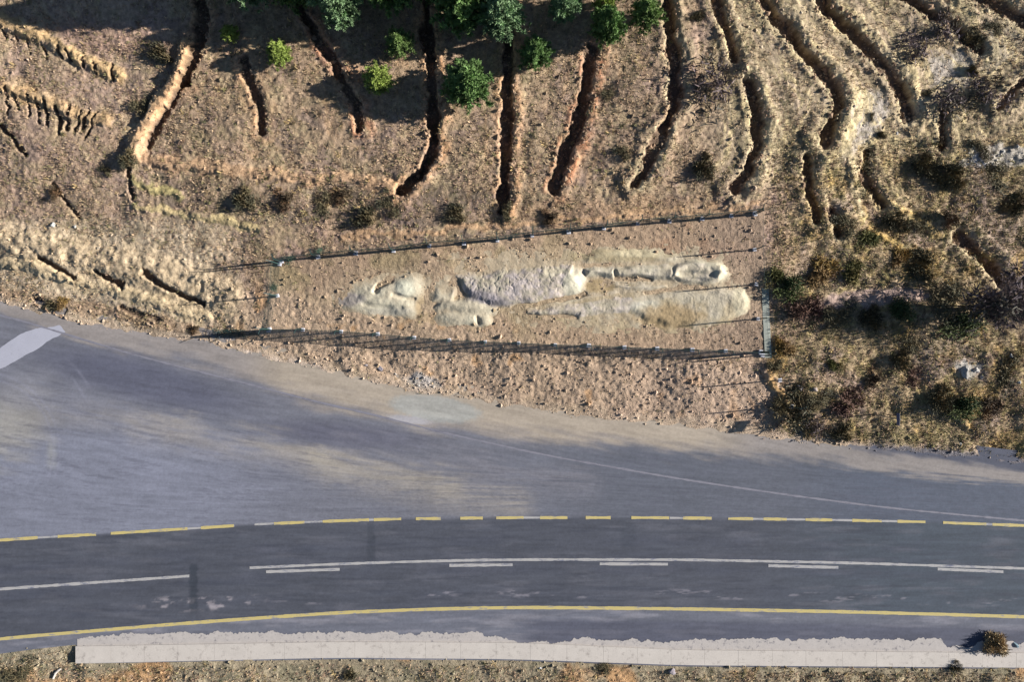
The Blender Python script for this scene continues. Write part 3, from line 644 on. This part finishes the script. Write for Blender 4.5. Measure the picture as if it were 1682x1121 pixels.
for pts, w, dep, berm, ci in DITCH:
    if w < 8: continue
    P_ = np.array(pts, float); L_ = np.hypot(*(P_[1:]-P_[:-1]).T)
    for (a_, b_, l_) in zip(P_[:-1], P_[1:], L_):
        k = int(l_/2.2); t_ = rng.random(k)[:, None]; q_ = a_+(b_-a_)*t_; n_ = np.array([-(b_-a_)[1], (b_-a_)[0]])/max(l_, 1e-6); q_ = q_+n_*rng.choice([-1, 1], (k, 1))*rng.normal(w*.8, w*.35, (k, 1)); qx.append(q_[:, 0]); qy.append(q_[:, 1])
qx = np.concatenate(qx); qy = np.concatenate(qy)
o = stones('trench_spoil', qx, qy, rng.lognormal(-2.35, .5, len(qx)).clip(.04, .28), alb(176, 146, 118)*rng.uniform(.55, 1.3, (len(qx), 1))); tag(o, 'lumps of dug earth and stone along the trench lips', 'rubble', kind='stuff')
# ------------------------------------------------------------------ trees
def crown_mesh(name, h, rad, col, seed, m=None, nb=90):
    r = np.random.default_rng(seed); V = []; Cc = []
    def blade(p, d, L, w, c):
        d = d/np.linalg.norm(d); s = np.cross(d, r.normal(size=3)); s /= np.linalg.norm(s)+1e-9
        V.extend([p-s*w, p+s*w, p+d*L+s*w*.3, p+d*L-s*w*.3]); Cc.extend([c]*4)
    for b in range(nb):
        t = (b+.5)/nb; zz = h*(.12+.80*t); az = b*2.399963+r.uniform(-.3, .3)
        Lb = rad*min(1.0, (.55+t*2.6))*(1-t**1.5)**.75*r.uniform(.78, 1.12)+.08*rad
        dr = np.array([math.cos(az), math.sin(az), 0])
        Lb *= r.choice([.8, 1, 1, 1.12]); ns = max(3, int(7*Lb/rad*1.6)); bc = r.uniform(.6, 1.3)
        for i in range(ns):
            u = .25+.75*(i+r.random())/ns; p = dr*Lb*u+np.array([0, 0, zz+.18*Lb*u-.28*Lb*(u-.6)**2]); p = p+r.normal(0, .05*rad, 3)
            for j in range(24):
                d = dr*.9+r.normal(0, .75, 3)+np.array([0, 0, .35]); blade(p, d, rad*r.uniform(.08, .19), rad*r.uniform(.014, .03), col*bc*r.uniform(.65, 1.35)*(1+.25*(t-.4)))
    for j in range(160):   # leader
        p = np.array([0, 0, h*r.uniform(.85, .98)])+r.normal(0, .04*rad, 3); blade(p, r.normal(0, .5, 3)+np.array([0, 0, 1]), rad*.14, rad*.018, col*r.uniform(.8, 1.3))
    V = np.array(V); return V, np.arange(len(V)).reshape(-1, 4), np.array(Cc)
def make_conifer(h, rad, col, seed, loc, label, nb=90):
    t = empty('conifer_tree', loc, label, 'tree')
    b = MB(); b.bar((0, 0, -.2), (0, 0, h*.5), .045*h*.5, .03*h*.5, 8); b.bar((0, 0, h*.5), (0, 0, h*.93), .015*h, .004*h, 6)
    rr_ = random.Random(seed)
    for i in range(26):
        a = i*2.4; zz = h*(.12+.026*i); L = rad*.75*(1-(i/27)**1.5)**.75; b.bar((0, 0, zz), (math.cos(a)*L, math.sin(a)*L, zz+.12*L), .018, .006, 4)
    b.build('trunk', M['bark'], t)
    V, F, c = crown_mesh('crown', h, rad, col, seed, nb=nb); mesh_np('crown', V, F, M['leaf'], c, t)
    return t
GR = dict(lime=alb(172, 190, 96, .62), mid=alb(142, 168, 98, .62), dark=alb(126, 158, 92, .6), blue=alb(148, 178, 128, .62))
TREES = [ # seen px, py, crown px radius, height m, kind, label
 (378,54,15,1.5,'lime','tiny lime green sapling at the left end of the conifers'),
 (459,89,22,1.9,'lime','small bright lime green conifer just right of the tiny sapling'),
 (655,70,23,2.3,'mid','small mid green conifer above the yellowish conifer'),
 (621,131,25,2.0,'lime','yellowish green bushy conifer left of the biggest dark conifer'),
 (768,139,38,3.9,'dark','largest dark green conifer standing between two long trenches'),
 (880,88,25,2.6,'dark','round dark green conifer above the gap between the third and fourth trench'),
 (824,26,35,4.8,'blue','tall bluish green conifer at the head of a trench near the top edge'),
 (756,4,42,5.4,'dark','broad dark conifer cut by the top edge left of the bluish one'),
 (927,6,27,4.0,'blue','bluish green conifer half cut by the top edge'),
 (999,42,28,4.2,'dark','narrow dark green conifer right of the half cut bluish one'),
 (993,2,20,2.6,'lime','yellow green conifer top touching the narrow dark conifer'),
 (1061,22,26,2.9,'mid','rightmost green conifer beside the trench at the top edge'),
 (557,6,36,5.4,'blue','bluish conifer at the top edge with deep shade around it'),
 (475,-36,36,6.4,'dark','tall conifer above the top edge casting shade over the left clearing'),
 (400,-38,36,7.0,'blue','tall conifer above the top edge shading the head of the leftmost trench'),
 (640,-24,36,6.0,'dark','conifer above the top edge behind the small mid green one'),
 (706,-30,30,4.2,'mid','conifer just out of view shading the second trench head'),
 (326,-48,34,6.6,'dark','tall conifer above the top edge at far left of the planting'),
 (580,-50,38,6.4,'dark','tall conifer above the top edge just right of the first bluish crown'),
 (520,-40,36,6.6,'blue','tall conifer above the top edge left of the first bluish crown'),
 (875,-52,34,4.0,'dark','conifer above the top edge behind the half cut bluish one'),
]
protos = {}
for i, (px_, py_, rp, h, kd, lab) in enumerate(TREES):
    loc = at(px_, py_, h*.42); rad = rp/20.0
    if kd not in protos or i in (4, 6):
        t = make_conifer(h, rad, GR[kd], 40+i, loc, lab, 110 if rp > 30 else 80); t['group'] = 'conifers planted between the trenches'; t.rotation_euler = (0, 0, i); protos[kd] = (t, h, rad)
    else:
        p, ph, pr = protos[kd]; dup(p, loc, i*1.7, (rad/pr, rad/pr*random.uniform(.94, 1.06), h/ph), lab, 'conifers planted between the trenches')
# bare twiggy trees and shrubs
def twiggy(h, rad, seed, nstem, levels=3):
    r = random.Random(seed); b = MB()
    def grow(p, d, L, rd, lv):
        q = [p[i]+d[i]*L for i in range(3)]; b.bar(p, q, rd, rd*.6, 4 if lv < levels else 3)
        if lv == levels: return
        for k in range(4 if lv else 4):
            dd = [d[i]+r.gauss(0, .55) for i in range(3)]; dd[2] = dd[2]+.12; n = math.sqrt(sum(v*v for v in dd)); dd = [v/n for v in dd]
            f = r.uniform(.45, 1); pp = [p[i]+d[i]*L*f for i in range(3)]; grow(pp, dd, L*r.uniform(.55, .8), rd*.55, lv+1)
    for s in range(nstem):
        a = r.uniform(0, 6.28); k = r.uniform(.1, .9); d = [math.cos(a)*k*rad, math.sin(a)*k*rad, h*.8]; n = math.sqrt(sum(v*v for v in d)); grow([r.gauss(0, .006), r.gauss(0, .006), -.05], [v/n for v in d], h*.42, .012*h, 0)
    return b
def bushmesh(rad, h, cols, seed, n=900):
    r = np.random.default_rng(seed); lob = r.normal(0, .62, (9, 3)); lob[:, 2] = np.abs(lob[:, 2]); k = r.integers(0, 9, n)
    u = r.normal(size=(n, 3)); u /= np.linalg.norm(u, axis=1)[:, None]; p = lob[k]*.9+u*r.uniform(.15, .62, (n, 1)); p[:, 2] = np.abs(p[:, 2])
    p *= np.array([rad, rad, h]); d = u*.7+r.normal(0, .6, (n, 3)); d /= np.linalg.norm(d, axis=1)[:, None]; s = np.cross(d, r.normal(size=(n, 3))); s /= np.linalg.norm(s, axis=1)[:, None]
    L = rad*r.uniform(.15, .42, (n, 1)); w = rad*r.uniform(.02, .05, (n, 1)); V = np.stack([p-s*w, p+s*w, p+d*L+s*w*.4, p+d*L-s*w*.4], 1).reshape(-1, 3)
    V[:, 2] = np.maximum(V[:, 2], -.03)
    c = np.array(cols)[r.integers(0, len(cols), 9)][k]*r.uniform(.7, 1.3, (n, 1)); return V, np.arange(4*n).reshape(-1, 4), np.repeat(c, 4, 0)
BC = dict(dark=[alb(116, 108, 80), alb(146, 130, 96), alb(92, 90, 70)], olive=[alb(120, 118, 66), alb(100, 104, 58), alb(140, 128, 78)], brown=[alb(120, 92, 70), alb(100, 84, 64), alb(140, 110, 80)],
          ochre=[alb(196, 158, 88), alb(170, 140, 80), alb(150, 120, 76)], red=[alb(120, 92, 80), alb(108, 80, 72), alb(138, 106, 90)], green=[alb(82, 96, 56), alb(104, 114, 66), alb(66, 78, 48)], tan=[alb(206, 178, 134), alb(184, 156, 112), alb(140, 124, 88), alb(160, 140, 100)], straw=[alb(206, 180, 134), alb(188, 164, 118), alb(160, 142, 104)])
WHERE = [ # px, py, r px, height m, kind, label
 (1298,668,30,.62,'dark','largest black green shrub by the corner post of the fence'),
 (1274,600,12,.7,'dark','narrow dark shrub against the lower right corner of the plot'),
 (1387,665,22,.8,'red','reddish brown round shrub right of the black green shrub'),
 (1345,655,18,.6,'dark','dark shrub between the black green and the reddish shrub'),
 (1284,574,18,.7,'ochre','ochre tan shrub just outside the right fence above its corner'),
 (1300,476,22,.9,'green','bright green bush touching the right fence at its middle'),
 (1272,455,18,.6,'olive','olive bush against the right fence above the bright green one'),
 (1330,508,24,.9,'red','dark reddish bush right of the bright green fence bush'),
 (1352,440,26,.7,'ochre','ochre bush in the heath right of the upper fence post'),
 (1400,452,22,.6,'olive','olive bush above the pinkish bare patch'),
 (1515,438,26,.8,'dark','dark olive bush below the diagonal trench on the right'),
 (1475,420,18,.6,'ochre','yellowish bush left of the dark olive bush'),
 (1425,395,20,.5,'olive','low olive bush below the two short black trenches'),
 (1386,372,16,.7,'dark','dark bush in the end of a short trench above the heath'),
 (1430,520,20,.9,'dark','dark bush in the long tree shadow below the pinkish patch'),
 (1378,515,22,.7,'dark','grey dark bush at the left end of the long tree shadow'),
 (1478,505,22,.8,'green','green dark bush in the middle of the long tree shadow'),
 (1560,500,26,.9,'dark','dark bush in front of the bare purple tree'),
 (1590,535,28,.8,'green','green bush below the bare purple tree'),
 (1490,565,20,.7,'dark','dark bush under the long tree shadow'),
 (1480,590,14,.6,'dark','small dark bush between the shadow and the straw slope'),
 (1440,620,15,.5,'brown','small brown bush right of the pale verge rubble'),
 (1370,600,14,.5,'olive','small olive bush at the foot of the fence shadow'),
 (1660,610,22,.9,'dark','dark bush at the right edge beside pale rocks'),
 (1588,672,26,.8,'green','dark green bush low on the right slope'),
 (1625,668,20,.6,'brown','brown bush right of the dark green slope bush'),
 (1545,655,18,.7,'dark','dark bush left of the dark green slope bush'),
 (1500,622,16,.5,'red','reddish low bush above the straw slope'),
 (1385,712,15,.5,'dark','dark low bush on the verge above the road edge'),
 (1330,705,15,.4,'straw','straw coloured bush on the verge beside the corner shrub'),
 (1642,1062,20,1.5,'tan','big tan bush growing over the concrete gutter at lower right'),
 (1610,245,16,.7,'dark','dark bush left of the white rubble streak'),
 (1520,270,17,.8,'dark','black bush in the bare ground below the trench ends'),
 (1535,282,14,.7,'dark','second black bush just right of the first below the trench ends'),
 (1566,292,19,.9,'dark','large black bush left under the white rubble streak'),
 (1640,290,22,.7,'dark','grey dark bush under the white rubble streak'),
 (1665,338,17,.7,'dark','dark bush at the right edge below the rubble'),
 (1555,360,16,.6,'brown','brown bush in the mottled heath'),
 (1475,362,17,.6,'dark','dark low bush left of the brown heath bush'),
 (1515,368,14,.5,'dark','small dark bush between a brown bush and a low dark bush'),
 (1550,235,13,.6,'brown','brown bush standing in a short trench near the mud flat'),
 (1430,265,14,.7,'dark','dark bush at the foot of the upper mud flat'),
 (1600,60,14,.5,'dark','dark bush in the top right trench'),
 (1632,46,14,.5,'dark','round dark bush right of the top right trench'),
 (1450,220,6,.4,'dark','tiny dark tuft at the lower edge of the mud flat'),
 (1525,150,7,.5,'dark','small dark tuft left of the upper mud hollow'),
 (1600,115,7,.5,'dark','small dark tuft right of the upper mud hollow'),
 (1433,192,5,.3,'dark','tiny dark tuft in the middle of the mud flat'),
 (1145,28,10,.5,'dark','small dark bush between two trenches near the top'),
 (1022,252,13,.7,'dark','dark small bush between the fourth and fifth trench'),
 (1157,272,18,.6,'dark','wide dark bush right of the fifth trench'),
 (1000,150,10,.4,'dark','small dark tuft right of the red brown trench'),
 (601,358,16,.8,'dark','darkest bush above the top fence near its left part'),
 (532,336,14,.6,'dark','dark bush up left of the darkest bush'),
 (560,318,14,.5,'brown','brown bush above the left part of the fence'),
 (640,340,15,.6,'dark','dark bush right of the darkest bush above the fence'),
 (402,326,20,.7,'dark','wide dark bush below the orange earth ridge'),
 (470,325,16,.6,'brown','brown bush below the orange earth ridge'),
 (750,352,14,.5,'dark','dark bush between two trench ends above the fence'),
 (835,350,12,.6,'dark','dark bush in the end of the straight trench'),
 (905,355,14,.5,'brown','brown bush just above the middle of the fence'),
 (172,281,12,.6,'dark','dark bush at the lower end of the left earth ridge'),
 (215,262,13,.5,'dark','bush in the fold left of the left earth ridge'),
 (232,168,16,.6,'dark','dark bush left of the left earth ridge'),
 (265,88,16,.6,'dark','dark bush at the shaded head of the left earth ridge'),
 (90,320,14,.5,'brown','brown bush on the left slope'),
 (575,1110,12,.4,'dark','small dark bush under the gutter near the middle'),
 (990,1100,12,.4,'dark','dark tuft under the gutter right of the middle'),
 (1570,1095,12,.4,'dark','dark tuft on the lower edge of the gutter at right'),
 (30,1102,22,.5,'dark','dark flat bush in the lower left corner'),
 (85,500,14,.5,'dark','dark bush on the bank above the pale concrete patch'),
 (100,495,12,.4,'ochre','ochre tuft on the bank above the pale concrete patch'),
 (318,540,10,.4,'brown','brown tuft on the road edge left of the fence'),
]
bproto = {}
for i, (px_, py_, rp, h, kd, lab) in enumerate(WHERE):
    h *= .62; loc = at(px_, py_, h*.5); rad = rp/20.0*.82; key = (kd, i % 2 if kd in ('dark', 'olive') else 0)
    if key not in bproto:
        t = empty('shrub', loc, lab, 'shrub', 'shrubs scattered over the dry slope'); V, F, c = bushmesh(rad, h*.75, BC[kd], 100+i, 2600 if kd == 'tan' else 1100)
        mesh_np('foliage', V, F, M['leaf'], c, t); twiggy(h*.7, rad*.8, i, 5, 1).build('stem', M['bark'], t); bproto[key] = (t, rad, h)
    else:
        p, pr, ph = bproto[key]; dup(p, loc, i*2.1, (rad/pr*random.uniform(.85, 1.35), rad/pr*random.uniform(.6, 1.1), h/ph), lab, 'shrubs scattered over the dry slope')
for px_, py_, rp, h, ns, lab, nm in [
 (1655,500,42,5.6,9,'leafless purple grey tree at the right edge throwing a long shadow','bare_tree'),
 (1172,128,40,1.8,7,'bare dark purple thicket bush between two trenches','bare_shrub'),
 (1505,68,30,1.3,6,'bare grey green bush above the upper mud hollow','bare_shrub'),
 (1572,160,34,1.6,7,'bare purple bush below the upper mud hollow','bare_shrub'),
 (1625,150,30,1.3,6,'bare greenish purple bush at the right of the upper mud hollow','bare_shrub'),
 (1560,45,24,1.1,5,'bare purple bush lining the top right trench','bare_shrub'),
 (1340,700,20,.9,4,'bare grey bush tangled behind the corner post','bare_shrub')]:
    t = empty(nm, at(px_, py_, h*.6), lab, 'tree' if nm == 'bare_tree' else 'shrub')
    twiggy(h, rp/20, int(px_), ns, 4 if nm == 'bare_tree' else 3).build('branches', M['twig'], t)
    V, F, c = bushmesh(rp/20*.8, h*.5, [alb(112, 98, 100), alb(132, 116, 114), alb(96, 90, 78)], int(px_), 350 if nm == 'bare_shrub' else 1500)
    if nm == 'bare_tree': V[:, 2] += h*.42
    mesh_np('foliage', V, F, M['leaf'], c, t)
# ------------------------------------------------------------------ fence
FH = 2.1
def fence(label, pts, netting=(), arm_side=1, skip=(), wr=.006, rr=.022):
    W_ = [at(x_, y_, .15) for x_, y_ in pts]; t = empty('mesh_fence', W_[0], label, 'fence', 'mesh fences round the plot'); o0 = np.array(W_[0])
    P = [np.array(w)-o0 for w in W_]; dirv = P[-1]-P[0]; dirv[2] = 0; dirv /= np.linalg.norm(dirv); nrm = np.array([dirv[1], -dirv[0], 0])*arm_side
    tops = []
    for p in P:
        b = MB(); b.bar(p+(0, 0, -.3), p+(0, 0, FH), .05, n=8); b.bar(p+(0, 0, FH), p+nrm*.32+(0, 0, FH+.34), .026, n=6); po = b.build('post', M['steel'], t)
        f = MB(); s = random.uniform(.13, .17); a = random.uniform(-.2, .2)
        f.box(-s, s, -s, s, -.2, .16); fo = f.build('footing', M['foot'], po, bevel=.03); fo.location = p; fo.rotation_euler = (0, 0, a)
    for i, (a, b_) in enumerate(zip(P[:-1], P[1:])):
        if i in skip: continue
        L = np.linalg.norm((b_-a)[:2]); m = MB(); sp = .045 if i in netting else .10; th = wr; n = max(2, int(L/sp))
        for k in range(1, n):
            q = a+(b_-a)*k/n; m.bar(q+(0, 0, .08), q+(0, 0, FH-.05), th, n=3)
        for z_ in (np.arange(.1, FH-.02, .06) if i in netting else np.arange(.1, FH-.02, .2)): m.bar(a+(0, 0, z_), b_+(0, 0, z_), th*1.25, n=3)
        m.build('netting' if i in netting else 'mesh_panel', M['netting'] if i in netting else M['steel'], t)
        r_ = MB(); r_.bar(a+(0, 0, FH-.03), b_+(0, 0, FH-.03), rr, n=6); r_.build('top_rail', M['steel'], t)
        w = MB()
        for k in (.35, .68, 1.0): w.bar(a+nrm*.32*k+(0, 0, FH+.34*k), b_+nrm*.32*k+(0, 0, FH+.34*k), .006, n=3)
        w.build('barbed_wire', M['galv'], t)
    return t
fence('upper mesh fence with white footings along the hill side of the plot', [(462,430),(522,422),(584,416),(646,412),(705,404),(762,400),(817,395),(874,387),(934,381),(992,375),(1048,367),(1100,363),(1154,359),(1202,354),(1240,350)], arm_side=-1)
fence('lower mesh fence with white footings along the road side of the plot', [(440,543),(497,542),(560,545),(620,549),(680,555),(738,559),(797,562),(852,564),(912,567),(967,568),(1026,571),(1080,573),(1137,575),(1192,577),(1250,580)])
fence('right end mesh fence with a pale plinth along its lower half', [(1241,352),(1240,410),(1243,467),(1246,524),(1250,578)], arm_side=-1, wr=.0032, rr=.010)
fr = bpy.data.objects[[o.name for o in bpy.data.objects if o.name.startswith('mesh_fence')][-1]]
pl = []
for y_ in np.arange(474, 594, 6):
    q = np.array(at(1257+(y_-474)*.04, y_)); pl.append(q-np.array(fr.location))
b = MB()
for a_, c_ in zip(pl[:-1], pl[1:]):
    v = [a_+(-.27, 0, -.2), a_+(.27, 0, -.2), c_+(.27, .0, -.2), c_+(-.27, .0, -.2)]; v += [q+(0, 0, .25) for q in v]; b.add(v, [(0,1,2,3),(7,6,5,4),(0,4,5,1),(1,5,6,2),(2,6,7,3),(3,7,4,0)])
b.build('plinth', M['netting'], fr)
fence('left end mesh fence of two panels', [(459,434),(455,486),(442,541)], arm_side=1, wr=.0035, rr=.010)
fence('short mesh fence running from the plot corner down to the verge', [(1253,584),(1281,625),(1299,668)], arm_side=-1, skip=(0, 1))
# tangle of fallen green netting at the lower left corner
nt_ = empty('fallen_netting', at(385, 549), 'heap of dark crumpled netting left of the lower left fence corner', 'netting')
b = MB(); rd = random.Random(5)
for k in range(70):
    x0 = rd.uniform(-1.7, 1.5); y0 = rd.gauss(0, .16)+x0*-.04; p = [x0, y0, rd.uniform(.02, .3)]
    for s in range(4):
        q = [p[0]+rd.uniform(-.3, .45), p[1]+rd.gauss(0, .1), max(.02, p[2]+rd.gauss(0, .12))]; b.bar(p, q, .014, n=4); p = q
b.build('netting', M['steel'], nt_)
for px_, py_, lab in [(475,424,'small green clump of plants beside the upper left fence post'), (525,412,'green clump of plants behind the second upper fence post'), (450,472,'green plants on the middle post of the left end fence')]:
    t = empty('green_clump', at(px_, py_, .1), lab, 'plant'); V, F, c = bushmesh(.38, .4, [alb(70, 104, 84), alb(100, 130, 104), alb(60, 80, 60)], int(px_), 300); mesh_np('foliage', V, F, M['leaf'], c, t)
# ------------------------------------------------------------------ road sign seen edge-on from above
sg_ = empty('road_sign', at(1436, 681), 'thin road sign on tall verge post casting a square shadow', 'road sign')
b = MB(); b.bar((0, 0, -.3), (0, 0, 4.15), .04, n=8); b.build('post', M['galv'], sg_)
b = MB(); b.box(-.065, -.045, -.47, .47, 3.68, 4.14); b.build('sign_plate', M['plate'], sg_, bevel=.01)
# ------------------------------------------------------------------ single rocks
def rock(px_, py_, s, col, lab, sq=.6, nm='rock'):
    import bmesh
    bm = bmesh.new(); bmesh.ops.create_icosphere(bm, subdivisions=2, radius=1); r_ = random.Random(int(px_*7+py_)); ph = [r_.uniform(0, 6) for _ in range(6)]
    for v in bm.verts:
        c = v.co; k = 1+.22*math.sin(c.x*3+ph[0])+.2*math.sin(c.y*4+ph[1])+.15*math.sin(c.z*5+ph[2]); v.co = (c.x*k*s, c.y*k*s*r_.uniform(.72, .8), max(-.3, c.z)*k*s*sq)
    me = bpy.data.meshes.new(nm); bm.to_mesh(me); bm.free(); a = me.color_attributes.new('tint', 'FLOAT_COLOR', 'POINT')
    for d in a.data: d.color = (*alb(*col), 1)
    me.materials.append(M['stone']); o = bpy.data.objects.new(nm, me); C.objects.link(o); o.location = at(px_, py_); o.rotation_euler = (0, 0, r_.uniform(0, 6)); tag(o, lab, 'rock')
for a in [(88,370,.22,(225,222,210),'bright white stone on the left slope above the straw bank'),
 (123,372,.15,(210,205,195),'smaller white stone right of the bright one on the left slope'),
 (162,408,.16,(214,196,170),'pale stone at the upper edge of the straw bank'),
 (1584,612,.42,(205,200,190),'biggest pale rock on the right slope'),(1603,608,.26,(215,208,198),'pale rock touching the biggest one on its right'),
 (1612,620,.2,(200,188,176),'small pinkish rock below the two pale rocks'),(1660,584,.17,(222,222,218),'white stone above the dark bush at the right edge'),
 (1673,628,.15,(225,225,222),'white stone right of the dark bush at the right edge'),(1314,636,.28,(190,178,176),'greyish pink rock right of the lone white footing'),
 (1338,640,.24,(200,182,170),'pinkish rock in the verge between shrubs'),(1105,1104,.38,(168,158,162),'grey boulder under the concrete gutter right of the middle'),
 (1576,730,.14,(215,212,205),'small white stone on the verge at the road edge'),(888,1098,.12,(228,226,222),'tiny white stone under the middle of the gutter'),
 (600,600,.16,(176,166,168),'grey stone on the bank below the lower fence'),(625,606,.2,(166,158,164),'larger grey stone beside a smaller one below the lower fence'),
 (1668,1060,.3,(150,175,185),'bluish block beside the tan bush on the gutter'),(1475,218,.12,(214,208,200),'small pale stone below the right mud flat trench')]:
    rock(*a)
pp = empty('white_pipe', at(95, 1107), 'short white curved pipe end in the grass at the lower left', 'pipe'); b = MB(); ppt = [(.35,.45,.06),(.12,.3,.1),(-.1,.05,.12),(-.3,-.35,.05)]
for p, q in zip(ppt[:-1], ppt[1:]): b.bar(p, q, .07, .10, n=8)
b.build('pipe', M['conc'], pp)
